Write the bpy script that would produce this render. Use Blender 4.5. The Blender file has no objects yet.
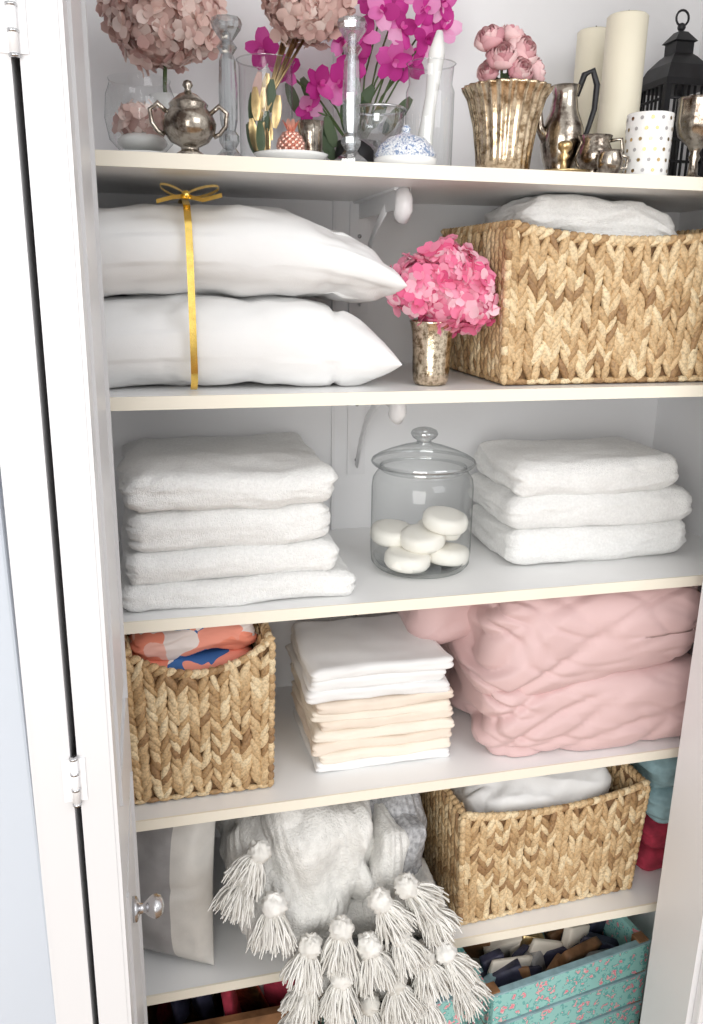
import bpy, bmesh, math, random
from math import pi, sin, cos, exp
from mathutils import Vector, Matrix, noise, Euler
random.seed(7)
V=Vector
C=bpy.context.collection

# ------------------------------------------------------------ materials
def newmat(name):
    m=bpy.data.materials.new(name); m.use_nodes=True
    nt=m.node_tree; return m,nt,nt.nodes["Principled BSDF"]
def N(nt,t,**k):
    n=nt.nodes.new(t)
    for a,b in k.items():
        if hasattr(n,a): setattr(n,a,b)
        else: n.inputs[a].default_value=b
    return n
def ramp(nt,fac,stops,interp='LINEAR'):
    r=nt.nodes.new('ShaderNodeValToRGB'); r.color_ramp.interpolation=interp
    el=r.color_ramp.elements
    el[0].position=stops[0][0]; el[0].color=(*stops[0][1],1)
    el[1].position=stops[-1][0]; el[1].color=(*stops[-1][1],1)
    for p,c in stops[1:-1]:
        e=el.new(p); e.color=(*c,1)
    nt.links.new(fac,r.inputs[0]); return r
def bump(nt,b,fac,strength,dist=0.002):
    bp=nt.nodes.new('ShaderNodeBump'); bp.inputs['Strength'].default_value=strength; bp.inputs['Distance'].default_value=dist
    nt.links.new(fac,bp.inputs['Height']); nt.links.new(bp.outputs[0],b.inputs['Normal']); return bp
def plain(name,col,rough=.6,metal=0,var=.04,scale=20,bs=0,bscale=200,bdist=.001,sheen=0,stretch=None):
    m,nt,b=newmat(name); b.inputs['Roughness'].default_value=rough; b.inputs['Metallic'].default_value=metal
    tc=N(nt,'ShaderNodeTexCoord')
    n=N(nt,'ShaderNodeTexNoise',Scale=scale,Detail=4.0); nt.links.new(tc.outputs['Object'],n.inputs['Vector'])
    c0=tuple(max(0,c*(1-var)) for c in col); c1=tuple(min(1,c*(1+var)) for c in col)
    r=ramp(nt,n.outputs[0],[(.35,c0),(.65,c1)]); nt.links.new(r.outputs[0],b.inputs['Base Color'])
    if bs:
        n2=N(nt,'ShaderNodeTexNoise',Scale=bscale,Detail=3.0); nt.links.new(tc.outputs['Object'],n2.inputs['Vector'])
        bump(nt,b,n2.outputs[0],bs,bdist)
    if sheen: b.inputs['Sheen Weight'].default_value=sheen
    return m
M={}
M['paint']=plain('white_paint',(.80,.80,.81),.35,0,.01,3)
M['wall']=plain('closet_wall_paint',(.84,.84,.85),.6,0,.015,3,.1,300)
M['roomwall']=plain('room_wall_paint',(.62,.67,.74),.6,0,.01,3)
M['doorp']=plain('door_paint',(.66,.66,.67),.35,0,.02,2)
M['shelf']=plain('melamine_shelf',(.87,.87,.865),.35,0,.02,6)
M['edge']=plain('cream_edge_band',(.86,.81,.69),.4,0,.02,8)
M['floor']=plain('wood_floor',(.30,.19,.11),.4,0,.25,4)
M['terry']=plain('terry_white',(.93,.93,.915),.95,0,.04,220,.75,520,.005)
M['cotton']=plain('cotton_white',(.81,.81,.805),.85,0,.02,10,.3,600,.0012)
M['throw']=plain('throw_white',(.74,.73,.70),.9,0,.08,60,.9,260,.004)
M['throwgrey']=plain('throw_grey',(.40,.40,.41),.9,0,.3,120,.8,260,.003)
M['pink']=plain('blush_cotton',(.66,.465,.455),.6,0,.02,8,.12,500,.001,.1)
M['cream']=plain('cream_linen',(.82,.75,.65),.9,0,.03,20,.3,600)
M['beige']=plain('beige_linen',(.77,.67,.57),.9,0,.03,20,.3,600)
M['chrome']=plain('brushed_nickel',(.55,.55,.56),.25,1,.1,30)
M['black']=plain('black_iron',(.02,.02,.022),.45,.3,.2,30)
M['candle']=plain('candle_wax',(.80,.75,.60),.5,0,.03,10)
M['porcelain']=plain('white_porcelain',(.86,.86,.84),.15,0,.01,5)
M['soap']=plain('soap_cream',(.90,.87,.80),.45,0,.02,8)
M['stem']=plain('stem_green',(.08,.13,.04),.6,0,.3,30)
M['gold']=plain('gold_ribbon',(.85,.60,.16),.22,1,.12,60)
M['rosegold']=plain('rose_gold',(.78,.45,.37),.3,.9,.15,60)
M['coral']=plain('coral_trim',(.80,.45,.43),.5,0,.1,60)
M['brass']=plain('aged_brass',(.55,.40,.20),.3,1,.25,60)
M['gap']=plain('basket_core',(.20,.11,.05),.9,0,.3,60)
M['teal']=plain('teal_knit',(.30,.46,.50),.9,0,.15,40,.5,200)
M['red']=plain('red_cloth',(.36,.03,.06),.9,0,.3,40,.4,200)
M['blue']=plain('blue_plastic',(.03,.10,.42),.4,0,.3,40)
M['navy']=plain('dark_items',(.05,.05,.09),.5,0,.5,30)
M['woodbox']=plain('brown_wood',(.26,.13,.06),.5,0,.35,25)
M['greyp']=plain('grey_satin',(.36,.35,.35),.45,0,.1,25,.2,300)
M['beigep']=plain('beige_satin',(.66,.64,.60),.5,0,.06,25,.2,300)

def metal_patina(name,c0,c1,rough=.25,scale=60,bs=.2):
    m,nt,b=newmat(name); b.inputs['Metallic'].default_value=1; b.inputs['Roughness'].default_value=rough
    tc=N(nt,'ShaderNodeTexCoord'); n=N(nt,'ShaderNodeTexNoise',Scale=scale,Detail=8.0,Roughness=.7)
    nt.links.new(tc.outputs['Object'],n.inputs['Vector'])
    r=ramp(nt,n.outputs[0],[(.38,c0),(.55,c1)]); nt.links.new(r.outputs[0],b.inputs['Base Color'])
    bump(nt,b,n.outputs[0],bs,.001); return m
M['silver']=metal_patina('tarnished_silver',(.12,.09,.07),(.52,.47,.40),.18,40)
M['mercury']=metal_patina('mercury_gold_glass',(.30,.20,.11),(.84,.68,.48),.22,90,.3)
M['mercury2']=metal_patina('mercury_silver_glass',(.20,.14,.08),(.80,.68,.52),.22,120,.3)

def island(name,stops,rough=.7,sheen=0,trans=0,bs=0,bscale=300,noisev=0):
    m,nt,b=newmat(name); g=N(nt,'ShaderNodeNewGeometry'); b.inputs['Roughness'].default_value=rough
    r=ramp(nt,g.outputs['Random Per Island'],stops)
    out=r.outputs[0]
    tc=N(nt,'ShaderNodeTexCoord')
    if noisev:
        n=N(nt,'ShaderNodeTexNoise',Scale=bscale,Detail=3.0); nt.links.new(tc.outputs['Object'],n.inputs['Vector'])
        rr=ramp(nt,n.outputs[0],[(.3,(1-noisev,)*3),(.6,(1,1,1))])
        mx=N(nt,'ShaderNodeMixRGB',blend_type='MULTIPLY'); mx.inputs[0].default_value=1
        nt.links.new(out,mx.inputs[1]); nt.links.new(rr.outputs[0],mx.inputs[2]); out=mx.outputs[0]
        if bs: bump(nt,b,n.outputs[0],bs,.002)
    nt.links.new(out,b.inputs['Base Color'])
    if trans:
        t=N(nt,'ShaderNodeBsdfTranslucent'); nt.links.new(out,t.inputs[0])
        mix=N(nt,'ShaderNodeMixShader'); mix.inputs[0].default_value=trans
        nt.links.new(b.outputs[0],mix.inputs[1]); nt.links.new(t.outputs[0],mix.inputs[2])
        nt.links.new(mix.outputs[0],nt.nodes['Material Output'].inputs[0])
    return m
M['weave']=island('water_hyacinth',[(0,(.32,.18,.08)),(.2,(.54,.35,.17)),(.65,(.72,.52,.29)),(1,(.86,.70,.45))],.6,0,0,.5,260,.4)
M['hyd']=island('hot_pink_petals',[(0,(.78,.12,.28)),(.4,(.88,.26,.42)),(.8,(.93,.48,.60)),(1,(.96,.68,.75))],.7,0,.25)
M['dusty']=island('dusty_pink_petals',[(0,(.60,.36,.33)),(.5,(.80,.58,.52)),(1,(.92,.78,.72))],.7,0,.25)
M['orchid']=island('magenta_orchid_petals',[(0,(.42,.01,.20)),(.5,(.70,.05,.38)),(.85,(.84,.25,.58)),(1,(.9,.5,.72))],.6,0,.25)
M['rose']=island('blush_rose_petals',[(0,(.58,.25,.29)),(.5,(.78,.46,.48)),(1,(.90,.68,.67))],.7,0,.2)
M['leaf']=island('dark_leaves',[(0,(.03,.07,.03)),(1,(.12,.17,.09))],.6)
M['yarn']=island('tassel_yarn',[(0,(.66,.64,.59)),(1,(.86,.845,.81))],.95)

def glassmat(name,tint,base,edge):
    m=bpy.data.materials.new(name); m.use_nodes=True; nt=m.node_tree
    nt.nodes.remove(nt.nodes['Principled BSDF'])
    t=N(nt,'ShaderNodeBsdfTransparent'); lw=N(nt,'ShaderNodeLayerWeight',Blend=.5)
    r=ramp(nt,lw.outputs['Facing'],[(0,tint),(.75,tuple(c*.93 for c in tint)),(1,edge)])
    nt.links.new(r.outputs[0],t.inputs[0])
    g=N(nt,'ShaderNodeBsdfGlossy',Roughness=.03)
    fr=N(nt,'ShaderNodeMath',operation='MULTIPLY_ADD')
    pw=N(nt,'ShaderNodeMath',operation='POWER'); nt.links.new(lw.outputs['Facing'],pw.inputs[0]); pw.inputs[1].default_value=3
    nt.links.new(pw.outputs[0],fr.inputs[0]); fr.inputs[1].default_value=.45; fr.inputs[2].default_value=base
    mx=N(nt,'ShaderNodeMixShader'); nt.links.new(fr.outputs[0],mx.inputs[0]); nt.links.new(t.outputs[0],mx.inputs[1]); nt.links.new(g.outputs[0],mx.inputs[2])
    nt.links.new(mx.outputs[0],nt.nodes['Material Output'].inputs[0]); return m
M['glass']=glassmat('clear_glass',(.97,.98,.98),.05,(.34,.37,.38))
M['crystal']=glassmat('cut_crystal',(.84,.86,.87),.28,(.14,.16,.18))

def voro(name,stops,scale,base_r=.8,feature='F1',rnd=True,noise_mix=.0,nscale=1.2):
    m,nt,b=newmat(name); b.inputs['Roughness'].default_value=base_r
    tc=N(nt,'ShaderNodeTexCoord'); v=N(nt,'ShaderNodeTexVoronoi',Scale=scale)
    nz=N(nt,'ShaderNodeTexNoise',Scale=scale*nscale,Detail=2.0); nt.links.new(tc.outputs['Object'],nz.inputs['Vector'])
    ad=N(nt,'ShaderNodeMixRGB',blend_type='LINEAR_LIGHT'); ad.inputs[0].default_value=noise_mix
    nt.links.new(tc.outputs['Object'],ad.inputs[1]); nt.links.new(nz.outputs['Color'],ad.inputs[2]); nt.links.new(ad.outputs[0],v.inputs['Vector'])
    src=v.outputs['Color'] if rnd else v.outputs['Distance']
    if rnd:
        s=N(nt,'ShaderNodeSeparateColor'); nt.links.new(src,s.inputs[0]); src=s.outputs[0]
    r=ramp(nt,src,stops,'CONSTANT'); nt.links.new(r.outputs[0],b.inputs['Base Color']); return m
M['print']=voro('coral_print_cloth',[(0,(.88,.30,.20)),(.30,(.90,.52,.44)),(.46,(.86,.79,.76)),(.76,(.05,.16,.42)),(.86,(.88,.35,.26))],21,.85,noise_mix=.03,nscale=.8)
M['flamingo']=voro('flamingo_print',[(0,(.88,.28,.34)),(.24,(.92,.62,.60)),(.32,(.16,.48,.46)),(.50,(.34,.66,.62))],62,.5,rnd=False,noise_mix=.015)
M['blueware']=voro('blue_willow_glaze',[(0,(.05,.10,.30)),(.30,(.80,.82,.84)),(.62,(.20,.28,.45))],120,.15,rnd=False,noise_mix=.02)

# ------------------------------------------------------------ builder
class B:
    def __init__(s,name): s.name=name; s.v=[]; s.f=[]; s.mi=[]; s.sm=[]; s.mats=[]
    def m(s,k):
        if k not in s.mats: s.mats.append(k)
        return s.mats.index(k)
    def raw(s,vs,fs,mat,smooth=True):
        o=len(s.v); s.v.extend([tuple(p) for p in vs]); i=s.m(mat)
        for f in fs: s.f.append([a+o for a in f]); s.mi.append(i); s.sm.append(smooth)
    def lathe(s,prof,c,mat,seg=40,smooth=True,rfun=None,axis=None):
        vs=[];fs=[]
        c=V(c); R=axis if axis is not None else Matrix.Identity(3)
        n=len(prof)
        for (r,z) in prof:
            for k in range(seg):
                a=2*pi*k/seg; rr=r*(rfun(a,z) if rfun else 1)
                vs.append(c+R@V((rr*cos(a),rr*sin(a),z)))
        for i in range(n-1):
            for k in range(seg):
                k2=(k+1)%seg
                fs.append([i*seg+k,i*seg+k2,(i+1)*seg+k2,(i+1)*seg+k])
        s.raw(vs,fs,mat,smooth)
    def tube(s,pts,rad,mat,seg=8,flat=1.0,cap=True,up=None):
        pts=[V(p) for p in pts]; n=len(pts)
        if not hasattr(rad,'__len__'): rad=[rad]*n
        vs=[];fs=[]; up=V(up) if up else None
        for i,p in enumerate(pts):
            t=(pts[min(i+1,n-1)]-pts[max(i-1,0)]).normalized()
            if up is None: up=t.orthogonal().normalized()
            up=(up-up.dot(t)*t); up=up.normalized() if up.length>1e-6 else t.orthogonal().normalized()
            w=t.cross(up)
            for k in range(seg):
                a=2*pi*k/seg; vs.append(p+up*cos(a)*rad[i]+w*sin(a)*rad[i]*flat)
        for i in range(n-1):
            for k in range(seg):
                k2=(k+1)%seg; fs.append([i*seg+k,i*seg+k2,(i+1)*seg+k2,(i+1)*seg+k])
        if cap: fs.append(list(range(seg))[::-1]); fs.append([(n-1)*seg+k for k in range(seg)])
        s.raw(vs,fs,mat)
    def ball(s,c,r,mat,seg=16,rings=10,sc=(1,1,1),nz=0,nf=30):
        vs=[];fs=[]; c=V(c)
        for i in range(rings+1):
            ph=pi*i/rings
            for k in range(seg):
                a=2*pi*k/seg; d=V((sin(ph)*cos(a),sin(ph)*sin(a),cos(ph)))
                q=1+(nz*noise.noise((c+d*r)*nf) if nz else 0)
                vs.append(c+V((d.x*sc[0],d.y*sc[1],d.z*sc[2]))*r*q)
        for i in range(rings):
            for k in range(seg):
                k2=(k+1)%seg; fs.append([i*seg+k,(i+1)*seg+k,(i+1)*seg+k2,i*seg+k2])
        s.raw(vs,fs,mat)
    def box(s,a,b,mat):
        x0,y0,z0=a;x1,y1,z1=b
        vs=[(x0,y0,z0),(x1,y0,z0),(x1,y1,z0),(x0,y1,z0),(x0,y0,z1),(x1,y0,z1),(x1,y1,z1),(x0,y1,z1)]
        s.raw(vs,[[0,3,2,1],[4,5,6,7],[0,1,5,4],[1,2,6,5],[2,3,7,6],[3,0,4,7]],mat,False)
    def rbox(s,size,r,mat,cuts=20,fn=None,loc=(0,0,0),rot=None):
        bm=bmesh.new(); bmesh.ops.create_cube(bm,size=2)
        bmesh.ops.subdivide_edges(bm,edges=bm.edges[:],cuts=cuts,use_grid_fill=True)
        h=V(size)/2; r=min(r,min(h)*.999); L=V(loc)
        vs=[]
        for v in bm.verts:
            c=V([math.copysign(abs(q)**.75,q) for q in v.co])
            p=V((c.x*h.x,c.y*h.y,c.z*h.z))
            inn=V([max(-(h[i]-r),min(h[i]-r,p[i])) for i in range(3)])
            d=p-inn
            if d.length>1e-9: p=inn+d.normalized()*r
            if fn: p=fn(p,V((p.x/h.x,p.y/h.y,p.z/h.z)))
            if rot is not None: p=rot@p
            vs.append(p+L)
        bm.verts.index_update()
        fs=[[v.index for v in f.verts] for f in bm.faces]; bm.free()
        s.raw(vs,fs,mat)
    def done(s,loc=None,rotz=0,parent=None,bevel=0):
        me=bpy.data.meshes.new(s.name); me.from_pydata(s.v,[],s.f)
        for k in s.mats: me.materials.append(M[k])
        me.polygons.foreach_set('material_index',s.mi); me.polygons.foreach_set('use_smooth',s.sm); me.update()
        o=bpy.data.objects.new(s.name,me); C.objects.link(o)
        if loc: o.location=loc
        o.rotation_euler=(0,0,rotz)
        if parent: o.parent=parent
        if bevel:
            md=o.modifiers.new('bv','BEVEL'); md.width=bevel; md.segments=2; md.limit_method='ANGLE'
        return o
def fr(p,f,seed=0,o=3):
    return noise.fractal(V(p)*f+V((seed*7.3,seed*3.1,seed*5.7)),1.0,2.0,o)
def nz(p,f,seed=0): return noise.noise(V(p)*f+V((seed*7.3,seed*3.1,seed*5.7)))

# ------------------------------------------------------------ room shell
def box(name,a,b,mat,bevel=0):
    x=B(name); x.box(a,b,mat); return x.done(bevel=bevel)
XL,XR,YB=-.205,1.05,1.54
box('floor',(-2.5,-2.5,-.05),(3.2,1.64,0),'floor')
box('wall_back',(XL-.1,YB,0),(1.25,YB+.1,2.5),'wall')
box('wall_closet_left',(XL-.1,1.10,0),(XL,YB,2.5),'wall')
box('wall_closet_right',(XR,1.10,0),(XR+.1,YB,2.5),'wall')
box('wall_left',(-2.5,.98,0),(-.175,1.10,2.5),'roomwall')
box('wall_right',(.875,.98,0),(3.2,1.10,2.5),'paint')
box('ceiling',(-2.5,.9,2.5),(3.2,1.64,2.6),'paint')
box('trim_1',(-.26,.962,0),(-.175,.98,2.44),'roomwall',.004)
box('trim_2',(.885,.962,0),(.97,.98,2.44),'paint',.004)
ST=[1.845,1.535,1.204,.862,.513]
for z in ST:
    b=B('closet_shelf'); b.box((XL,1.153,z-.018),(XR,YB,z),'shelf'); b.box((XL,1.15,z-.018),(XR,1.1535,z+.0005),'edge'); b.done()
box('trim_3',(.335,YB-.006,.0),(.341,YB,2.5),'paint')
for z in ST[:4]:
    t=z-.018; b=B('shelf_bracket'); x=.385
    b.box((x-.018,YB-.005,t-.20),(x+.018,YB,t),'paint')
    b.box((x-.013,1.27,t-.004),(x+.013,YB-.005,t),'paint')
    b.box((x-.0015,1.27,t-.030),(x+.0015,YB-.005,t-.004),'paint')
    pts=[(x,1.36,t-.024),(x,1.41,t-.045),(x,1.46,t-.08),(x,1.50,t-.125),(x,YB-.008,t-.18)]
    b.tube(pts,[.010]*5,'paint',8,.25,up=(0,1,1))
    b.tube([(x,1.27,t-.004),(x,1.262,t-.018),(x,1.262,t-.030),(x,1.272,t-.040),(x,1.288,t-.040)],[.009,.011,.012,.011,.008],'paint',12,1.3)
    for dz in (-.06,-.17): b.ball((x,YB-.006,t+dz),.004,'chrome',8,6)
    b.done()

# ------------------------------------------------------------ folded bifold door
d=B('door_1')
def panel(b,x0,x1,y0,y1,face):
    b.box((x0,y0,.02),(x1,y1,2.42),'doorp')
    sx=x1 if face>0 else x0
    def bar(ya,yb,za,zb,t=.004):
        b.box((min(sx,sx+t*face),ya,za),(max(sx,sx+t*face),yb,zb),'doorp')
    bar(y0+.001,y0+.05,.02,2.42); bar(y1-.05,y1-.001,.02,2.42)
    for za,zb in ((.02,.18),(1.02,1.14),(2.3,2.42)): bar(y0+.05,y1-.05,za,zb)
    for za,zb in ((.18,1.02),(1.14,2.3)):
        for ya in (y0+.05,y1-.058): bar(ya,ya+.008,za,zb,.007)
        bar(y0+.07,y1-.07,za+.03,zb-.03,.003)
panel(d,-.095,-.0645,.75,1.10,1)
panel(d,-.135,-.1015,.75,1.10,-1)
for z in (1.885,1.213,.45):
    d.tube([(-.098,.746,z-.026),(-.098,.746,z+.026)],.0038,'paint',10)
    for q in (-.026,-.009,.009,.026): d.tube([(-.098,.746,z+q-.0012),(-.098,.746,z+q+.0012)],.0044,'chrome',10)
    d.box((-.110,.7485,z-.024),(-.088,.7505,z+.024),'paint')
R=Matrix.Rotation(pi/2,3,'Y')
d.lathe([(0,-.001),(.016,-.001),(.016,.004),(.013,.006),(.007,.008),(.006,.014),(.010,.018),(.0145,.024),(.0155,.029),(.013,.035),(.007,.038),(0,.039)],(-.0605,.92,.898),'chrome',28,axis=R)
s_=.009
d.v=[(x+.003+(z-1.25)*s_,y,z) for x,y,z in d.v]
d.done()

# ------------------------------------------------------------ pillows + ribbon (shelf 2)
def pillow(name,c,W,D,Hh,droop,mat,zmin,seed,n=60,a=3.6,bb=.48,pinch=.03,wr_=1):
    b=B(name); vs=[];fs=[]
    for side in (1,-1):
        o=len(vs)
        for j in range(n+1):
            for i in range(n+1):
                u=-cos(pi*i/n); v=-cos(pi*j/n)
                t=Hh*(max(0,1-abs(u)**a)*max(0,1-abs(v)**a))**bb
                x=W*u*(1-pinch*(1-v*v)); y=D*v*(1-pinch*(1-u*u))
                p=V((c[0]+x,c[1]+y,c[2]-droop*abs(u)**3))
                e=max(abs(u),abs(v)); k=min(1,(1-e)*6)
                s1=nz(V((p.x*5+p.z*6,p.y*4,p.z*12-p.x*8)),1,seed+3)
                wr=fr(p,6,seed)*.010 - wr_*.007*max(0,.18-abs(s1))/.18*(abs(u)*.8+.4) + fr(V((p.x,p.y*1.8,p.z)),16,seed+9,2)*.0030
                p.z+=side*max(0,t+wr*k)
                if abs(v)>.6 and t>.02: p.y+=(-1 if v<0 else 1)*(wr-.001)*.6
                p.z=max(p.z,zmin)
                vs.append(p)
        for j in range(n):
            for i in range(n):
                q=[o+j*(n+1)+i,o+j*(n+1)+i+1,o+(j+1)*(n+1)+i+1,o+(j+1)*(n+1)+i]
                fs.append(q if side>0 else q[::-1])
    b.raw(vs,fs,mat); return b
pillow('pillow',(.084,1.340,1.602),.278,.170,.066,.030,'cotton',1.536,1,84,a=4.2).done()
pillow('pillow',(.084,1.340,1.730),.282,.170,.064,.045,'cotton',1.55,5,84,a=4.2).done()
r=B('gold_ribbon_bow')
def strip(b,pts,wv,mat):
    pts=[V(p) for p in pts]; vs=[];fs=[]
    for i,p in enumerate(pts):
        w=V(wv[i]) if isinstance(wv,list) else V(wv)
        vs+= [p-w,p+w]
    for i in range(len(pts)-1): fs.append([2*i,2*i+1,2*i+3,2*i+2])
    b.raw(vs,fs,mat)
X=.058
strip(r,[(X,1.20,1.537),(X,1.170,1.552),(X,1.160,1.575),(X,1.158,1.64),(X,1.158,1.72),(X,1.165,1.758),(X,1.19,1.786),(X,1.24,1.799),(X,1.335,1.804),(X,1.43,1.798),(X,1.49,1.78),(X,1.518,1.74),(X,1.518,1.58),(X,1.49,1.537)],(.0048,0,0),'gold')
def loop(cx,cy,cz,L,h,s):
    pts=[];w=[]
    for i in range(15):
        t=i/14*2*pi
        pts.append((cx+s*L*(1-cos(t))/2,cy+.006*sin(t),cz+h*sin(t)+.012*(1-cos(t))/2)); w.append((0,.0045,.002))
    strip(r,pts,w,'gold')
loop(X,1.20,1.799,.045,.006,1); loop(X,1.20,1.799,.034,.006,-1)
strip(r,[(X,1.20,1.799),(X+.02,1.17,1.792),(X+.045,1.16,1.798)],[(0,.004,.003)]*3,'gold')
strip(r,[(X,1.20,1.799),(X-.02,1.17,1.794),(X-.04,1.162,1.788)],[(0,.004,.003)]*3,'gold')
r.ball((X,1.197,1.800),.006,'gold',10,8)
r.done()

# ------------------------------------------------------------ flowers
def petal(b,o,d,n,L,W,mat,cup=.25,tip=.0,ns=5,nt_=3,pw=.6):
    d=d.normalized(); e=n.cross(d).normalized(); n=d.cross(e)
    vs=[];fs=[]
    for i in range(ns):
        s=i/(ns-1); w=W*(max(.0,sin(pi*(.08+.84*s**.9)))**pw)
        for j in range(nt_):
            t=-1+2*j/(nt_-1)
            vs.append(o+d*(L*s)+e*(t*w)+n*(cup*L*(s*s)*.6+cup*W*(t*t)+tip*L*sin(pi*s)))
    for i in range(ns-1):
        for j in range(nt_-1):
            a=i*nt_+j; fs.append([a,a+1,a+nt_+1,a+nt_])
    b.raw(vs,fs,mat)
def hydrangea(b,c,R,mat,n=90,fl=.02,sc=(1,1,1),jit=.12,ruffle=0):
    c=V(c)
    b.ball(c,R*.62,mat,16,10,sc)
    g=pi*(3-5**.5)
    for i in range(n):
        z=1-2*(i+.5)/n; rr=(1-z*z)**.5; a=g*i
        d=V((rr*cos(a),rr*sin(a),z))+V([random.uniform(-jit,jit) for _ in range(3)]); d.normalize()
        k=R*random.uniform(.74,1.06)
        o=c+V((d.x*sc[0],d.y*sc[1],d.z*sc[2]))*k
        nn=(d+V([random.uniform(-.45,.45) for _ in range(3)])).normalized()
        t=nn.orthogonal().normalized(); t=Matrix.Rotation(random.uniform(0,pi),3,nn)@t
        for q in range(4):
            pd=Matrix.Rotation(q*pi/2+random.uniform(-.15,.15),3,nn)@t
            f=fl*random.uniform(.8,1.2)
            petal(b,o,pd+nn*random.uniform(.0,.45),nn,f,f*.52,mat,random.uniform(-.5,.3),pw=.5)
def orchid(b,c,face,s,mat):
    c=V(c); n=V(face).normalized(); t=n.orthogonal().normalized(); t=Matrix.Rotation(random.uniform(0,6),3,n)@t
    for q in range(5):
        pd=Matrix.Rotation(q*2*pi/5,3,n)@t
        petal(b,c,pd+n*random.uniform(.0,.35),n,s,s*(.36 if q%2 else .46),mat,random.uniform(-.4,.3),ns=6,nt_=5,pw=.6)
    for q in range(3):
        pd=Matrix.Rotation(q*2*pi/3,3,n)@t
        petal(b,c+n*.003,pd+n*1.0,n,s*.35,s*.14,mat,.2)
def rose(b,c,up,R,mat):
    c=V(c); up=V(up).normalized(); q=V((0,0,1)).rotation_difference(up).to_matrix()
    for L,(k,rad,h,fl) in enumerate([(3,.16,.95,0),(3,.30,1.0,0),(4,.48,1.0,.0),(5,.68,.96,.04),(5,.88,.84,.12)]):
        for i in range(k):
            a0=2*pi*(i+L*.37)/k; vs=[];fs=[]
            for r_ in range(7):
                s=r_/6
                for w in range(7):
                    t=-1+2*w/6; aw=a0+t*(pi/k)*1.35*(1-.3*s**3)
                    rr=R*(rad*(.30+.9*sin(min(1,.05+s*.8)*pi))*1.0 + fl*s**3*1.2+rad*.15*s)*(1+.07*t)
                    z=R*(-.75+1.5*h*s - .22*(t*t)*s*s)
                    vs.append(c+q@V((rr*cos(aw),rr*sin(aw),z)))
            for r_ in range(6):
                for w in range(6):
                    o=r_*7+w; fs.append([o,o+1,o+8,o+7])
            b.raw(vs,fs,mat)
    b.ball(c-up*R*.45,R*.5,mat,10,8)

f=B('pink_hydrangea_vase')
vx,vy,z0=.424,1.220,1.5355
f.lathe([(0,.001),(.024,.001),(.027,.006),(.0285,.02),(.029,.05),(.031,.08),(.034,.094),(.0355,.097),(.034,.098),(.032,.094),(.028,.08)],(vx,vy,z0),'mercury2',40,rfun=lambda a,z:1+.012*cos(a*18))
for k in range(5): f.tube([(vx,vy,z0+.02),(vx+random.uniform(-.01,.01),vy,z0+.08),(vx+random.uniform(-.03,.03),vy+random.uniform(-.01,.01),z0+.125)],.002,'stem',6)
for (x,y,z,R_,n) in [(.398,1.215,1.684,.042,75),(.474,1.212,1.665,.046,80),(.437,1.215,1.706,.045,80),(.440,1.208,1.660,.042,60),(.466,1.22,1.697,.039,55)]:
    hydrangea(f,(x,y,z),R_,'hyd',n,.0165)
f.done()

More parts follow.
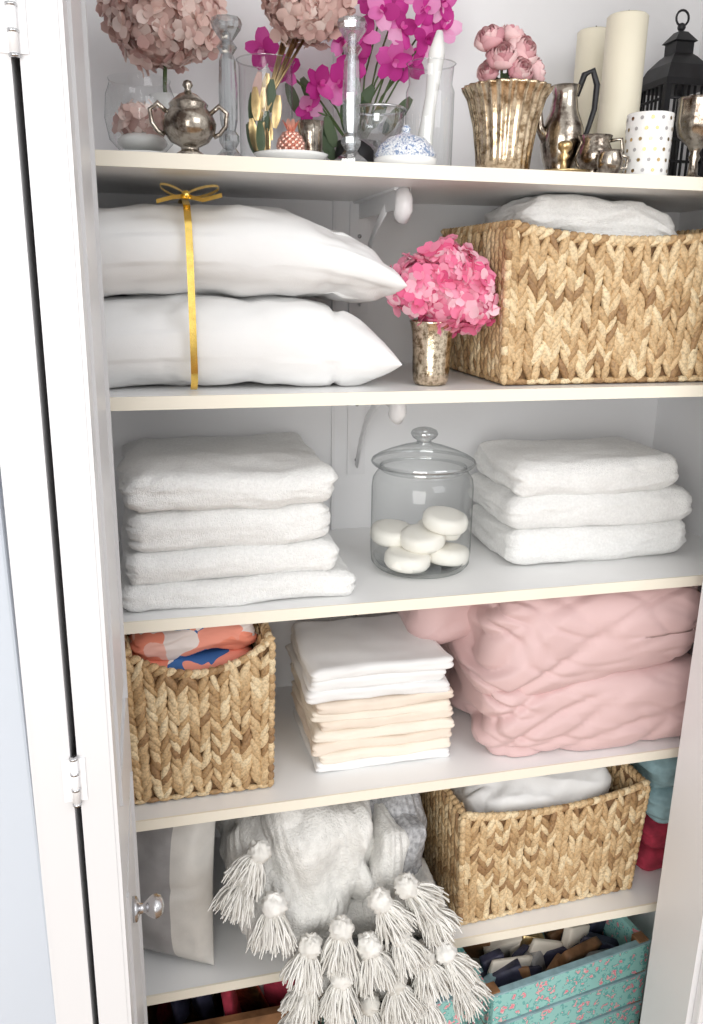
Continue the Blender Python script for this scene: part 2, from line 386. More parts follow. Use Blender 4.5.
# ------------------------------------------------------------ woven baskets
def basket(name,cx,cy,z0,w,d,h,rot=0,dip=.03,taper=.06,seed=1):
    random.seed(seed); b=B(name)
    def rim(s,front): return h-(dip*max(0,cos(pi*s*1.05))**.7 if front else 0)
    def sc(z): return 1-taper*(1-z/h)
    sides=[(V((-w/2,-d/2,0)),V((1,0,0)),w,V((0,-1,0)),True),(V((w/2,-d/2,0)),V((0,1,0)),d,V((1,0,0)),False),
           (V((w/2,d/2,0)),V((-1,0,0)),w,V((0,1,0)),True),(V((-w/2,d/2,0)),V((0,-1,0)),d,V((-1,0,0)),False)]
    def P(o,e,n,s,z,off=0):
        p=o+e*s+n*off; k=sc(z); return V((p.x*k,p.y*k,z))
    T=.008
    for o,e,L,n,fr_ in sides:
        seg=16; vs=[];fs=[]
        for i in range(seg+1):
            s=L*i/seg; hz=rim(i/seg-.5,fr_)
            vs+=[P(o,e,n,s,0,-.004),P(o,e,n,s,hz-.003,-.004),P(o,e,n,s,hz-.003,-.004-T),P(o,e,n,s,.004,-.004-T)]
        for i in range(seg):
            a=4*i; c=a+4
            fs+=[[a,c,c+1,a+1],[a+1,c+1,c+2,a+2],[a+2,c+2,c+3,a+3]]
        b.raw(vs,fs,'gap')
        def strand(c,dirv,hl,hw,ht,nn):
            dirv=dirv.normalized(); wv=nn.cross(dirv).normalized()
            vs=[];fs=[]; prof=[(-1,.10),(-.75,.60),(-.3,.95),(.2,1),(.7,.72),(1,.15)]; sg=6
            for (q,rr) in prof:
                bend=(1-q*q)*ht*.35
                for k in range(sg):
                    a=2*pi*k/sg; vs.append(c+dirv*(q*hl)+wv*(cos(a)*hw*rr)+nn*(sin(a)*ht*rr+bend))
            for i in range(len(prof)-1):
                for k in range(sg):
                    k2=(k+1)%sg; fs.append([i*sg+k,i*sg+k2,(i+1)*sg+k2,(i+1)*sg+k])
            b.raw(vs,fs,'weave')
        nc=max(3,round(L/.0325)); cw=L/nc
        for inner in (0,1):
            for i in range(nc):
                for hf in (-1,1):
                    s=(i+.5)*cw+hf*cw*.24
                    hz=rim(s/L-.5,fr_)
                    z=.016+(0 if hf>0 else .008)
                    if inner: z=max(z,hz-.10)
                    while z<hz-.008:
                        off=(-.001 if not inner else -.004-T)
                        c=P(o,e,n,s+random.uniform(-.0015,.0015),z,off)
                        ang=hf*(.42+random.uniform(-.18,.18))
                        dv=V((0,0,1))*cos(ang)+e*sin(ang)
                        strand(c,dv,min(z-.001,.0205*random.uniform(.85,1.15)),.0072*random.uniform(.75,1.2),.0052,n if not inner else -n)
                        z+=.0158*random.uniform(.85,1.15)
            for i in range(int(L/.02)):
                if not inner: strand(P(o,e,n,(i+.5)*L/int(L/.02),.006,-.002),e+V((0,0,random.uniform(-.1,.1))),.014,.0055,.005,n)
        k=int(L/.013)
        for i in range(k):
            s=(i+.5)*L/k; hz=rim(s/L-.5,fr_)
            c=P(o,e,n,s,hz+.001,-.005)
            strand(c,e*.75+V((0,0,1))*(.35)+n*.2,.015,.0075,.008,(n*.4+V((0,0,.9))).normalized())
        z=.012
        while z<h-.004:
            c=P(o,e,n,0,z,0); strand(c,V((0,0,1))+e*random.uniform(-.25,.25),.012,.0065,.006,(n-e).normalized()); z+=.014
    b.box((-w/2*sc(0)+.006,-d/2*sc(0)+.006,.001),(w/2*sc(0)-.006,d/2*sc(0)-.006,.006),'gap')
    return b.done((cx,cy,z0),rot)
basket('woven_basket',.716,1.322,1.536,.385,.285,.232,0,.018,.05,3)
basket('woven_basket',.045,1.322,.863,.235,.27,.272,0,.050,.05,4)
basket('woven_basket',.690,1.325,.514,.385,.285,.243,math.radians(2.5),.022,.05,5)

def heap(name,loc,size,mat,seed,r=.06,amp=.02,f=9,rot=0,cuts=44,domek=.45,crease=.9):
    b=B(name)
    def fn(p,u):
        dome=(1-min(1,abs(u.x)**2.5))*(1-min(1,u.y*u.y*.6))
        if p.z>0: p.z*= 1-domek+domek*dome
        q=p+V((0,0,0))
        n_=fr(q,f,seed)*amp - max(0,.25-abs(nz(V((q.x*f*.5+q.y*f*.3,q.y*f*1.3,q.z*f*.7)),1.3,seed+2)))*amp*2.2*crease
        if p.z>-size[2]*.35: p+=V((0,0,1))*n_+(V((p.x,p.y,0)).normalized()*n_*.4 if V((p.x,p.y,0)).length>.001 else V((0,0,0)))
        return p
    b.rbox(size,r,mat,cuts,fn,(0,0,0)); return b.done(loc,rot)
heap('white_cotton_sheet',(.690,1.325,.715),(.325,.225,.175),'cotton',9,.07,.022,9,math.radians(2.5),domek=.3,crease=1.3)

# ------------------------------------------------------------ folded textiles
def towel(b,x0,x1,y0,y1,z0,z1,mat,seed,layers=3,amp=.004,cuts=26,tuck=.004,sag=0,tilt=0,grooves=0):
    cx,cy,cz=(x0+x1)/2,(y0+y1)/2,(z0+z1)/2; sz=(x1-x0,y1-y0,z1-z0+.003)
    def fn(p,u):
        g=abs(cos(layers*pi*u.z*.5+ (pi/2 if layers%2==0 else 0)))
        if abs(u.x)>.8: p.x-=math.copysign(tuck*(1-g)**2*1.6*min(1,(abs(u.x)-.8)*8),u.x)
        w=V((p.x+cx,p.y+cy,p.z+cz))
        p.z+=fr(V((w.x,w.y,w.z*.3)),7,seed)*amp*1.6 - sag*(abs(u.x)**2.6) + tilt*u.x
        p.y+=fr(V((w.x,w.y,w.z*3)),9,seed+1)*amp*1.3
        p.x+=fr(V((w.x,w.y,w.z*5)),9,seed+2)*amp*1.8
        if mat=='terry':
            k=fr(w,60,seed,2)*.0013; p+=V((u.x**3*k,u.y**3*k,u.z**3*k))
        return p
    b.rbox(sz,(z1-z0)*.46,mat,cuts,fn,(cx,cy,cz))
b=B('folded_towel_stack')
towel(b,-.062,.302,1.175,1.50,1.206,1.246,'terry',1,2,cuts=60)
towel(b,-.060,.275,1.185,1.49,1.245,1.294,'terry',2,2,cuts=60)
towel(b,-.052,.264,1.190,1.49,1.292,1.357,'terry',3,3,cuts=60)
towel(b,-.056,.272,1.185,1.51,1.356,1.412,'terry',4,2,.006,cuts=60)
b.done()
b=B('folded_towel_stack')
towel(b,.590,.952,1.240,1.465,1.206,1.272,'terry',5,2,cuts=60,tuck=.003)
towel(b,.588,.955,1.240,1.465,1.270,1.333,'terry',6,2,cuts=60,tuck=.003)
towel(b,.594,.920,1.242,1.455,1.332,1.395,'terry',7,2,.005,cuts=60,tuck=.003)
b.done()
b=B('white_bath_towel')
towel(b,.560,.872,1.215,1.43,1.640,1.715,'terry',51,3,cuts=40)
towel(b,.556,.876,1.210,1.43,1.713,1.768,'terry',52,3,.007,cuts=50,sag=.008)
towel(b,.572,.845,1.222,1.43,1.768,1.820,'terry',58,2,.009,cuts=50,sag=.022,tilt=-.006)
b.done()
b=B('coral_print_cloth')
towel(b,-.045,.132,1.225,1.42,.96,1.045,'print',54,3,.006,cuts=40)
towel(b,-.056,.142,1.212,1.43,1.043,1.105,'print',55,3,.006,cuts=50)
towel(b,-.056,.142,1.214,1.43,1.102,1.160,'print',56,2,.009,cuts=50,sag=.003,tilt=.003)
b.done()
b=B('folded_napkin_stack')
z=.864; cols=['cotton','cream','beige','cream','beige','cream','beige','cotton','cotton','cotton']
random.seed(3)
for i,k in enumerate(cols):
    h=.0185 if i<7 else .021
    dx=random.uniform(-.008,.008)
    if i>=7: dx-=.006
    towel(b,.240+dx,.490+dx*.6+random.uniform(-.008,.006),1.215+random.uniform(-.008,.008),1.43,z,z+h,k,20+i,2,.0042,26,.003); z+=h
b.done()

# ------------------------------------------------------------ glass jar with soaps
b=B('glass_jar_of_soaps'); jx,jy,jz=.445,1.300,1.2045
b.lathe([(0,.002),(.070,.002),(.080,.004),(.0865,.012),(.088,.03),(.088,.145),(.086,.160),(.078,.172),(.074,.176),(.075,.182)],(jx,jy,jz),'glass',64)
b.lathe([(0,.010),(.078,.011),(.083,.020)],(jx,jy,jz),'glass',48)
b.lathe([(.070,.183),(.086,.184),(.0885,.188),(.088,.193),(.080,.198),(.062,.206),(.040,.214),(.022,.219),(.014,.222)],(jx,jy,jz),'glass',64)
b.lathe([(.0885,.186),(.090,.189),(.0885,.192)],(jx,jy,jz),'crystal',64)
b.lathe([(.0735,.175),(.076,.178),(.0745,.181)],(jx,jy,jz),'crystal',64)
b.lathe([(.013,.221),(.012,.226),(.020,.231),(.0235,.237),(.021,.243),(.012,.247),(0,.248)],(jx,jy,jz),'crystal',16)
for (dx,dy,dz,tx,ty) in [(-.034,-.034,.026,.05,.05),(.042,-.022,.026,-.05,.08),(.004,.044,.026,0,0),(-.044,.026,.054,.12,.05),(-.002,-.016,.055,.12,-.08),(.042,.024,.056,-.12,.15),(.040,-.012,.084,.15,.1)]:
    R=Euler((tx,ty,0)).to_matrix()
    prof=[(0,-.0140),(.028,-.0140),(.036,-.0125),(.040,-.006),(.040,.006),(.036,.0125),(.028,.0140),(0,.0140)]
    b.lathe(prof,(jx+dx,jy+dy,jz+dz),'soap',32,axis=R)
b.done()

# ------------------------------------------------------------ duvet (shelf 4)
b=B('blush_duvet')
def puff(size,loc,r,seed,slope=0,amp=.010,rot=None,cuts=64,cr_=1):
    def fn(p,u):
        w=p+V(loc)
        a=fr(w,4,seed,2)*amp
        s1=nz(V((w.x*4+w.z*2,w.y*4,w.z*14-w.x*6)),1,seed+1); s2=nz(V((w.x*7-w.z*4,w.y*6,w.z*24+w.x*9)),1,seed+4)
        e=.65+1.3*max(0,-u.x)**1.5
        k=a-cr_*e*(.011*max(0,.26-abs(s1))/.26)-cr_*e*.005*max(0,.22-abs(s2))/.22
        d=V((u.x**3,u.y**3,u.z**3)); d=d.normalized() if d.length>1e-6 else V((0,0,1))
        p=p+d*k
        p.z+=slope*u.x*(1 if u.z<0 else .0)
        return p
    b.rbox(size,r,'pink',cuts,fn,loc,rot)
puff((.462,.355,.165),(.770,1.338,.938),.050,2,0,.008)
puff((.455,.345,.205),(.755,1.335,1.083),.075,8,.030,.009)
puff((.20,.22,.15),(.54,1.40,1.105),.060,12,.02,.008)
b.v=[(min(x,1.03),min(max(y,1.156),1.53),min(max(z,.864),1.184)) for x,y,z in b.v]
b.done()

# ------------------------------------------------------------ shelf 5: cushion, throw, clothes
b=pillow('grey_satin_cushion',(0,0,0),.158,.125,.045,0,'beigep',-9,8,48,2.6,.55,.05,2)
Rm=Euler((math.radians(83),0,math.radians(-28))).to_matrix()
gi=b.m('greyp'); nn_=49
for i,fc in enumerate(b.f):
    row=(min(fc)%(nn_*nn_))//nn_
    if row<32: b.mi[i]=gi
b.v=[tuple(Rm@V((p[1],p[0],p[2]))) for p in b.v]
b.done((-.050,1.262,.676))

random.seed(21)
t=B('tasselled_throw_blanket')
def fold(size,loc,r,seed,mat,amp,fx,fz,cuts=60,rot=None,tap=0):
    def fn(p,u):
        w=p+V(loc)
        k=amp*(sin(w.x*fx+4*nz(w,7,seed)+w.z*10)*.7+fr(w,8,seed)*.8) - amp*.9*max(0,.3-abs(nz(V((w.x*fx*.25+w.z*4,w.y*6,w.z*fz)),1,seed)))*3 + .0014*sin((w.x+w.z*.25+.01*nz(w,12,3))*420)
        d=V((u.x**3*.6,u.y**3,u.z**3)); d=d.normalized() if d.length>1e-6 else V((0,0,1))
        p=p+d*k
        if tap: p.x*=1-tap*max(0,-u.z)
        return p
    t.rbox(size,r,mat,cuts,fn,loc,rot)
fold((.30,.26,.26),(.225,1.325,.655),.08,2,'throw',.014,60,5)
fold((.25,.17,.24),(.235,1.235,.690),.08,5,'throw',.017,60,4,tap=.1)
fold((.20,.12,.15),(.185,1.195,.610),.055,7,'throw',.012,60,4,tap=.2,rot=Euler((0,.5,0)).to_matrix())
fold((.13,.24,.26),(.395,1.34,.648),.05,11,'throwgrey',.010,60,4)
fold((.06,.20,.20),(.362,1.25,.660),.028,17,'throw',.008,60,4,rot=Euler((0,.25,0)).to_matrix())
fold((.05,.17,.19),(.385,1.25,.665),.022,18,'throwgrey',.006,60,4,rot=Euler((0,.35,0)).to_matrix())
fold((.32,.15,.11),(.330,1.215,.565),.05,13,'throw',.012,60,4)
fold((.25,.05,.10),(.335,1.118,.505),.024,19,'throw',.006,60,4)
def tassel(c,d,s=1.0,n=190):
    c=V(c); d=V(d).normalized()
    t.ball(c+V((0,-.004,0)),.0195*s,'yarn',26,16,(1,1,1),.40,230)
    e=d.orthogonal().normalized(); g=d.cross(e)
    for k in range(n):
        a=random.uniform(0,2*pi); sp=random.uniform(0,1)**.5; L=.054*s*random.uniform(.65,1.12)
        rad=(e*cos(a)+g*sin(a)); p0=c+d*.010*s; ph=random.uniform(0,6)
        pts=[]
        for q in range(6):
            f_=q/5
            p=p0+d*(L*f_*.95)+rad*(sp*(.008+.032*(f_**.75))*s)+V((0,0,-1))*(.010*f_*f_)
            pts.append(p+e*sin(ph+f_*6)*.002+g*cos(ph+f_*5)*.002)
        t.tube(pts,[.0014,.0016,.0017,.0017,.0016,.001],'yarn',4,cap=False)
def TX(u,v): return (.143+.00176*(u-270)+.0001*(v-840), .832-.00028*(u-270)-.0021*(v-840))
TS=[(262,868,1.15,-.6),(247,888,1.14,-.5),(270,905,1.115,-.1),
    (300,935,1.09,-.3),(332,922,1.095,-.1),(358,935,1.085,.2),(372,898,1.10,.5),(400,888,1.11,.8),(418,905,1.10,.6),
    (388,925,1.085,.3),(435,948,1.09,.5),(412,948,1.08,.2),(298,968,1.085,-.4),(328,960,1.075,-.1),(380,965,1.07,.2),(450,975,1.09,.5),(410,985,1.075,0),(290,995,1.09,-.3),(355,992,1.08,.1),(322,1005,1.085,-.1),(385,1012,1.085,.1)]
for (u,v,y,dx) in TS:
    x,z=TX(u,v); tassel((x,y,z),(dx,-.30,-.8),random.uniform(.92,1.1))
t.done()
b=B('folded_knit_clothes')
towel(b,.925,1.035,1.22,1.50,.514,.575,'red',41,2)
towel(b,.925,1.035,1.21,1.50,.574,.64,'red',42,2)
towel(b,.915,1.04,1.20,1.50,.64,.72,'teal',43,2,.007)
towel(b,.915,1.04,1.20,1.50,.72,.79,'teal',44,2,.007)
b.done()

# ------------------------------------------------------------ floor: storage crates
def crate(name,cx,cy,w,d,rows,rot,seed,z0=0,h=.076):
    b=B(name)
    for i in range(rows):
        za=z0+.001+i*(h+.006)
        for (a,c) in (((-w/2,-d/2,za),(w/2,-d/2+.012,za+h)),((-w/2,d/2-.012,za),(w/2,d/2,za+h)),((-w/2,-d/2,za),(-w/2+.012,d/2,za+h)),((w/2-.012,-d/2,za),(w/2,d/2,za+h))):
            b.box(a,c,'flamingo')
        for sx in (-1,1):
            for sy in (-1,1):
                b.box((sx*(w/2-.014)-.0125,sy*(d/2-.014)-.0125,za-.001),(sx*(w/2-.014)+.0125,sy*(d/2-.014)+.0125,za+h+.005),'woodbox')
        b.box((-w/2-.001,-d/2-.0015,za+h-.003),(w/2+.001,-d/2+.013,za+h+.001),'teal')
    b.box((-w/2+.01,-d/2+.01,z0+.002),(w/2-.01,d/2-.01,z0+.012),'woodbox')
    top=z0+rows*(h+.006)
    random.seed(seed)
    for i in range(34):
        x=random.uniform(-w/2+.05,w/2-.05); y=random.uniform(-d/2+.05,d/2-.05)
        b.rbox((random.uniform(.05,.13),random.uniform(.008,.03),.10),.004,random.choice(['navy','navy','navy','teal','woodbox','brass','cream','greyp','woodbox']),5,None,(x,y,top-.090+random.uniform(-.02,.02)),Euler((random.uniform(-.4,.4),random.uniform(-.4,.4),random.uniform(-.5,.5))).to_matrix())
    return b.done((cx,cy,0),rot)
crate('flamingo_storage_crate',.765,1.34,.40,.26,4,math.radians(8),1)
crate('flamingo_storage_crate',.405,1.32,.27,.26,4,math.radians(4),2)
b=B('wooden_storage_box')
b.box((-.10,1.20,.001),(.235,1.215,.37),'woodbox'); b.box((-.10,1.47,.001),(.235,1.485,.37),'woodbox')
b.box((-.10,1.215,.001),(-.085,1.47,.37),'woodbox'); b.box((.22,1.215,.001),(.235,1.47,.37),'woodbox'); b.box((-.085,1.215,.001),(.22,1.47,.02),'woodbox')
random.seed(5)
for i in range(22):
    b.rbox((random.uniform(.03,.08),random.uniform(.01,.04),.2),.006,random.choice(['navy','red','woodbox','brass','cream','greyp']),5,None,(random.uniform(-.03,.17),random.uniform(1.26,1.42),.32+random.uniform(-.03,.05)),Euler((random.uniform(-.3,.3),random.uniform(-.4,.4),random.uniform(0,3))).to_matrix())
b.done()

# ------------------------------------------------------------ top shelf items
Z=1.8455
b=B('glass_bowl_on_saucer')
b.lathe([(0,.001),(.035,.002),(.050,.008),(.052,.010),(.048,.010),(.03,.006),(0,.005)],(.005,1.265,Z),'porcelain',40)
b.lathe([(0,.010),(.028,.011),(.044,.028),(.049,.055),(.046,.085),(.040,.1),(.042,.105)],(.005,1.265,Z),'glass',48)
hydrangea(b,(.005,1.265,Z+.052),.028,'dusty',40,.012,(1.15,1.15,.8)); b.ball((.005,1.265,Z+.026),.034,'porcelain',20,10,(1,1,.4))
b.done()
b=B('silver_sugar_bowl'); c=(.066,1.20,Z)
b.lathe([(0,0),(.020,0),(.022,.004),(.012,.010),(.012,.014),(.025,.020),(.034,.032),(.036,.043),(.031,.055),(.024,.062),(.026,.066),(.022,.070),(.012,.078),(.005,.081),(.004,.085),(.007,.089),(.005,.094),(0,.096)],c,'silver',40)
for s in (1,-1):
    b.tube([(c[0]+s*.028,c[1],Z+.056),(c[0]+s*.040,c[1],Z+.066),(c[0]+s*.050,c[1],Z+.058),(c[0]+s*.048,c[1],Z+.042),(c[0]+s*.040,c[1],Z+.032),(c[0]+s*.032,c[1],Z+.028)],[.003,.0035,.003,.0028,.003,.003],'silver',8)
b.done()
def cstick(x,y,h):
    b=B('crystal_candlestick')
    p=[(0,0),(.024,0),(.024,.007),(.014,.014),(.009,.020),(.014,.028),(.014,.036),(.009,.042),(.012,.055),(.013,h*.5),(.011,h*.72),(.008,h*.76),(.014,h*.81),(.008,h*.85),(.019,h*.93),(.021,h*.97),(.019,h),(.012,h),(.010,h*.94),(0,h*.93)]
    b.lathe(p,(x,y,Z),'crystal',8,False)
    b.lathe([(0,.004),(.006,.02),(.006,h*.9),(0,h*.93)],(x,y,Z),'crystal',6,False); b.done()
cstick(.122,1.235,.180); cstick(.287,1.20,.182)
b=B('dusty_hydrangea_vase')
b.lathe([(0,0),(.028,0),(.034,.01),(.036,.04),(.028,.08),(.022,.1),(.026,.11),(.023,.11),(.02,.1)],(.045,1.39,Z),'porcelain',32)
b.tube([(.045,1.39,Z+.02),(.042,1.37,Z+.12),(.045,1.35,Z+.17)],.003,'stem',8)
hydrangea(b,(.040,1.345,2.042),.060,'dusty',170,.0165); hydrangea(b,(.080,1.36,2.055),.050,'dusty',110,.0165); hydrangea(b,(.012,1.37,2.065),.054,'dusty',110,.0165)
b.done()
b=B('glass_hurricane_vase')
b.lathe([(0,.001),(.036,.002),(.040,.008),(.040,.15),(.043,.158)],(.190,1.35,Z),'glass',48)
b.lathe([(.0425,.157),(.044,.158),(.0425,.159)],(.190,1.35,Z),'crystal',48)
for k in range(6): 
    b.tube([(.19+random.uniform(-.02,.02),1.35+random.uniform(-.02,.02),Z+.01),(.19,1.35,Z+.1),(.225+random.uniform(-.02,.03),1.35,Z+.19)],.0022,'brass',6)
for k in range(16):
    o=V((.19+random.uniform(-.02,.02),1.35+random.uniform(-.02,.02),Z+random.uniform(.02,.10))); petal(b,o,V((random.uniform(-.3,.3),random.uniform(-.3,.2),1)),V((0,-1,.2)),.045,.007,random.choice(['leaf','brass','dusty']),.2)
hydrangea(b,(.250,1.345,2.085),.056,'dusty',150,.0165); hydrangea(b,(.275,1.345,2.10),.05,'dusty',80,.0165)
b.done()
b=B('magenta_orchid_spray'); random.seed(31)
b.lathe([(0,0),(.03,0),(.036,.01),(.038,.05),(.034,.07),(.031,.07),(.03,.05)],(.36,1.46,Z),'black',28)
oc=[(.20,1.44,2.04),(.235,1.45,2.015),(.29,1.44,1.995),(.275,1.46,1.965),(.325,1.45,2.0),(.355,1.42,2.065),(.385,1.41,2.10),(.42,1.42,2.08),(.455,1.41,2.11),(.37,1.43,2.13),(.425,1.44,2.135),(.465,1.43,2.07),(.345,1.44,2.03),(.41,1.43,2.035),(.49,1.43,2.125),(.325,1.43,2.06),(.445,1.45,2.04),(.50,1.44,2.09)]
for p in oc:
    orchid(b,p,(random.uniform(-.7,.5),-1,random.uniform(-.7,.3)),random.uniform(.026,.036),'orchid')
for e in oc: b.tube([(.36,1.46,Z+.05),((.36+e[0])/2,1.465,(Z+.05+e[2])/2+.02),(e[0],e[1]+.004,e[2])],.0016,'stem',5)
for k in range(14):
    o=V((.36+random.uniform(-.12,.08),1.47,Z+random.uniform(.03,.13))); petal(b,o,V((random.uniform(-1,1),random.uniform(-.3,.1),1)),V((0,-1,.2)),.05,.010,'leaf',.2)
b.done()
b=B('rose_gold_pineapple_dish'); c=(.205,1.215,Z)
b.lathe([(0,.0),(.03,.0),(.048,.009),(.052,.013),(.048,.012),(.03,.005),(0,.004)],c,'porcelain',44)
for i in range(9):
    zz=i/8; rr=.0165*sin(pi*(.12+.76*zz))**.6
    for k in range(10):
        a=2*pi*(k+.5*(i%2))/10; b.ball((c[0]+rr*cos(a),c[1]+rr*sin(a),Z+.008+.030*zz),.0042,'rosegold',6,5)
b.ball((c[0],c[1],Z+.023),.0155,'rosegold',12,10,(1,1,1.15))
for k in range(10):
    a=k*2.4; petal(b,V((c[0],c[1],Z+.038)),V((cos(a)*.45,sin(a)*.45,1)),V((cos(a),sin(a),0)),.022,.004,'rosegold',.2)
b.done()
b=B('silver_tumbler'); b.lathe([(0,0),(.017,0),(.018,.003),(.0175,.05),(.020,.068),(.0185,.068),(.016,.05)],(.246,1.285,Z),'silver',32,rfun=lambda a,z:1+.02*cos(a*12)); b.done()
b=B('blue_white_ginger_dish'); c=(.368,1.205,Z)
b.lathe([(0,0),(.036,0),(.044,.006),(.045,.012),(.041,.014)],c,'porcelain',40)
b.lathe([(.041,.013),(.044,.018),(.038,.030),(.026,.040),(.010,.045),(.005,.048),(.007,.052),(.004,.057),(0,.058)],c,'blueware',40); b.done()
b=B('glass_compote'); c=(.352,1.30,Z)
b.lathe([(0,.001),(.026,.002),(.024,.006),(.006,.012),(.005,.035),(.012,.042),(.034,.055),(.040,.075),(.040,.09),(.042,.092)],c,'crystal',40)
b.lathe([(.041,.090),(.0435,.092),(.041,.094)],c,'chrome',40); b.done()
b=B('glass_cylinder_with_pestle'); c=(.425,1.275,Z)
b.lathe([(0,.001),(.032,.002),(.036,.008),(.036,.115),(.032,.125),(.034,.150),(.036,.153)],c,'glass',44)
b.lathe([(.0355,.152),(.037,.153),(.0355,.154)],c,'crystal',44)
b.tube([(.412,1.268,Z+.006),(.414,1.27,Z+.02),(.420,1.274,Z+.06),(.428,1.278,Z+.11),(.436,1.284,Z+.17),(.440,1.286,Z+.20)],[.006,.015,.011,.009,.0125,.005],'porcelain',16)
b.done()
b=B('gold_ribbed_rose_vase'); c=(.530,1.235,Z)
b.lathe([(0,0),(.036,0),(.040,.004),(.041,.03),(.047,.07),(.057,.105),(.064,.116),(.0655,.119),(.062,.119),(.054,.105),(.045,.07)],c,'mercury',120,rfun=lambda a,z:1+(.028*cos(a*24) if z>.004 else 0))
random.seed(9)
for (dx,dy,dz,R_,up) in [(-.036,-.01,.180,.019,(-.6,-.5,.7)),(.000,.0,.190,.017,(0,-.3,1)),(.016,-.01,.168,.022,(.3,-.8,.5)),(-.022,-.025,.155,.019,(-.3,-.8,.5)),(.006,-.03,.138,.017,(.1,-.9,.3)),(.042,.00,.146,.019,(.7,-.5,.4)),(-.035,-.01,.138,.015,(-.7,-.6,.3))]:
    p=(c[0]+dx,c[1]+dy,Z+dz); rose(b,p,up,R_,'rose'); b.tube([(c[0],c[1],Z+.05),(c[0]+dx*.4,c[1],Z+.12),p],.002,'stem',6)
for k in range(12):
    a=k*2.4; petal(b,V((c[0],c[1],Z+.11)),V((cos(a),sin(a)*.7,.9)),V((0,0,1)),.032,.007,'leaf',.1)
b.done()
b=B('silver_coffee_pitcher'); c=(.652,1.29,Z)
b.lathe([(0,0),(.026,0),(.028,.004),(.020,.012),(.028,.03),(.034,.055),(.032,.08),(.022,.105),(.019,.125),(.023,.14),(.021,.14),(.017,.125)],c,'silver',40)
b.tube([(c[0]+.020,c[1],Z+.128),(c[0]+.030,c[1],Z+.158),(c[0]+.044,c[1],Z+.165),(c[0]+.053,c[1],Z+.145),(c[0]+.052,c[1],Z+.11),(c[0]+.042,c[1],Z+.075),(c[0]+.032,c[1],Z+.06)],[.004,.005,.005,.005,.0045,.004,.004],'black',10)
b.tube([(c[0]-.026,c[1],Z+.06),(c[0]-.040,c[1],Z+.08),(c[0]-.043,c[1],Z+.105),(c[0]-.050,c[1],Z+.115)],[.009,.007,.005,.005],'silver',10)
b.done()
b=B('brass_chamberstick'); c=(.610,1.195,Z)
b.lathe([(0,.001),(.032,.001),(.036,.005),(.034,.005),(.01,.003),(.005,.008),(.004,.02),(.008,.026),(.004,.030),(.010,.036),(.011,.042),(.008,.046),(.007,.042),(0,.040)],c,'brass',30); b.done()
b=B('silver_creamer'); c=(.680,1.235,Z)
b.lathe([(0,0),(.018,0),(.020,.003),(.013,.008),(.024,.018),(.029,.030),(.026,.044),(.022,.052),(.026,.062),(.024,.062),(.020,.052)],c,'silver',36)
b.tube([(c[0]+.022,c[1]-.006,Z+.056),(c[0]+.038,c[1]-.012,Z+.058),(c[0]+.040,c[1]-.014,Z+.04),(c[0]+.026,c[1]-.008,Z+.024)],.003,'silver',8)
b.done()
b=B('silver_creamer'); c=(.675,1.178,Z)
b.lathe([(0,0),(.012,0),(.014,.003),(.018,.012),(.020,.020),(.017,.028),(.018,.034),(.016,.033)],c,'silver',30)
b.tube([(c[0]+.015,c[1],Z+.030),(c[0]+.030,c[1],Z+.026),(c[0]+.028,c[1],Z+.012),(c[0]+.016,c[1],Z+.01)],.0025,'silver',8); b.done()
def candle(x,y,r_,h):
    b=B('pillar_candle'); b.lathe([(0,0),(r_-.001,0),(r_,.002),(r_,h-.003),(r_-.003,h),(r_*.6,h-.005),(0,h-.006)],(x,y,Z),'candle',48)
    b.tube([(x,y,Z+h-.008),(x+.001,y,Z+h+.008)],.0012,'black',6); b.done()
candle(.762,1.315,.032,.252); candle(.775,1.44,.030,.262)
b=B('black_metal_lantern'); lx,ly=.915,1.40; w=.042
b.box((lx-w-.006,ly-w-.006,Z),(lx+w+.006,ly+w+.006,Z+.014),'black')
for sx in (-1,1):
    for sy in (-1,1): b.box((lx+sx*w-.005,ly+sy*w-.005,Z+.014),(lx+sx*w+.005,ly+sy*w+.005,Z+.17),'black')
for zz in (.05,.085,.12,.15):
    b.tube([(lx-w,ly-w,Z+zz),(lx+w,ly-w,Z+zz)],.0025,'black',6); b.tube([(lx-w,ly-w,Z+zz),(lx-w,ly+w,Z+zz)],.0025,'black',6)
for q in (-.025,-.012,0,.012,.025):
    b.tube([(lx+q,ly-w,Z+.014),(lx+q,ly-w,Z+.17)],.0025,'black',6); b.tube([(lx-w,ly+q,Z+.014),(lx-w,ly+q,Z+.17)],.0025,'black',6)
b.box((lx-w-.006,ly-w-.006,Z+.17),(lx+w+.006,ly+w+.006,Z+.18),'black')
b.lathe([(.066,.18),(.05,.205),(.032,.22),(.024,.225),(.024,.242),(.03,.244),(.012,.26),(0,.263)],(lx,ly,Z),'black',4,False,axis=Matrix.Rotation(pi/4,3,'Z'))
b.ball((lx,ly,Z+.268),.007,'black',10,8)
b.tube([(lx+.012*cos(a),ly,Z+.282+.012*sin(a)) for a in [i*pi/8 for i in range(17)]],.002,'black',6)
b.done()
b=B('polka_dot_cup'); c=(.752,1.205,Z)
prof=[(0,0),(.030,0),(.0325,.003),(.0345,.09),(.0335,.091),(.0315,.085),(.030,.006),(0,.006)]
b.lathe(prof,c,'porcelain',48)
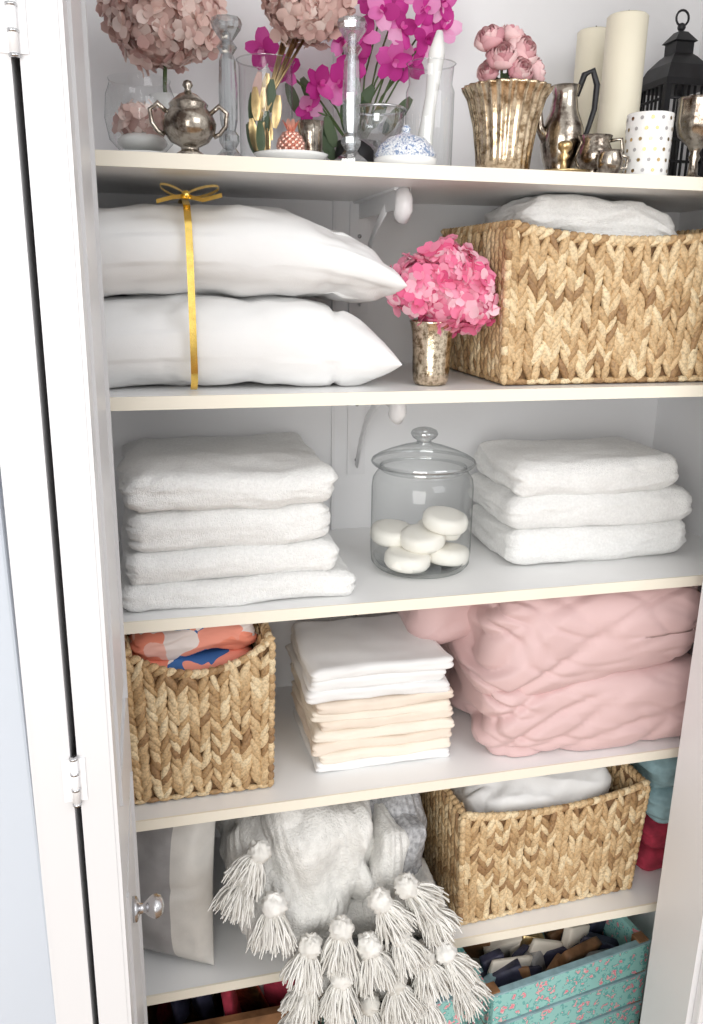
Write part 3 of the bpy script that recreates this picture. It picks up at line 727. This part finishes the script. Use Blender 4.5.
for row in range(6):
    zz=.010+row*.0145; R_=.0325+.002*zz/.09+.0004
    for k in range(14):
        a=2*pi*(k+.5*(row%2))/14; vs=[]
        for q in range(10):
            th=2*pi*q/10; aa=a+cos(th)*.0027/R_; vs.append((c[0]+R_*cos(aa),c[1]+R_*sin(aa),Z+zz+.0027*sin(th)))
        b.raw(vs,[list(range(10))],random.choice(['brass','brass','greyp']))
b.done()
b=B('silver_goblet'); c=(.842,1.215,Z)
b.lathe([(0,0),(.024,0),(.026,.003),(.008,.010),(.006,.03),(.009,.036),(.006,.042),(.012,.052),(.028,.066),(.033,.085),(.032,.115),(.034,.12),(.031,.12),(.028,.085)],c,'silver',40,rfun=lambda a,z:1+.02*cos(a*10))
b.done()

# ------------------------------------------------------------ lights / world / camera
sc=bpy.context.scene
w=bpy.data.worlds.new('world'); sc.world=w; w.use_nodes=True; nt=w.node_tree; bg=nt.nodes['Background']
tc=N(nt,'ShaderNodeTexCoord'); sp=N(nt,'ShaderNodeSeparateXYZ'); nt.links.new(tc.outputs['Generated'],sp.inputs[0])
mr=N(nt,'ShaderNodeMapRange'); mr.inputs[1].default_value=-1; mr.inputs[2].default_value=1
nt.links.new(sp.outputs[2],mr.inputs[0])
r_=ramp(nt,mr.outputs[0],[(0,(.60,.57,.54)),(.45,(.84,.83,.83)),(1,(1,1,1))])
nt.links.new(r_.outputs[0],bg.inputs[0]); bg.inputs[1].default_value=1.1
def area(name,loc,target,size,power,col):
    l=bpy.data.lights.new(name,'AREA'); l.shape='RECTANGLE'; l.size=size[0]; l.size_y=size[1]; l.energy=power; l.color=col
    o=bpy.data.objects.new(name,l); C.objects.link(o); o.location=loc
    o.rotation_euler=(V(target)-V(loc)).to_track_quat('-Z','Y').to_euler(); return o
area('window_light',(-.9,-1.6,1.7),(.45,1.3,1.0),(1.6,1.8),50,(1,.985,.955))
area('ceiling_bounce_light',(1.3,-.9,2.6),(.45,1.4,1.1),(1.2,1.2),16,(.98,.98,1))
cam=bpy.data.cameras.new("cam"); co=bpy.data.objects.new("camera",cam); C.objects.link(co)
co.location=(0,0,1.7); co.rotation_euler=(1.28722,-.01269,-.23704)
cam.sensor_fit='VERTICAL'; cam.sensor_height=36; cam.lens=816/1024*36; cam.clip_start=.01; sc.camera=co
sc.view_settings.view_transform='Standard'
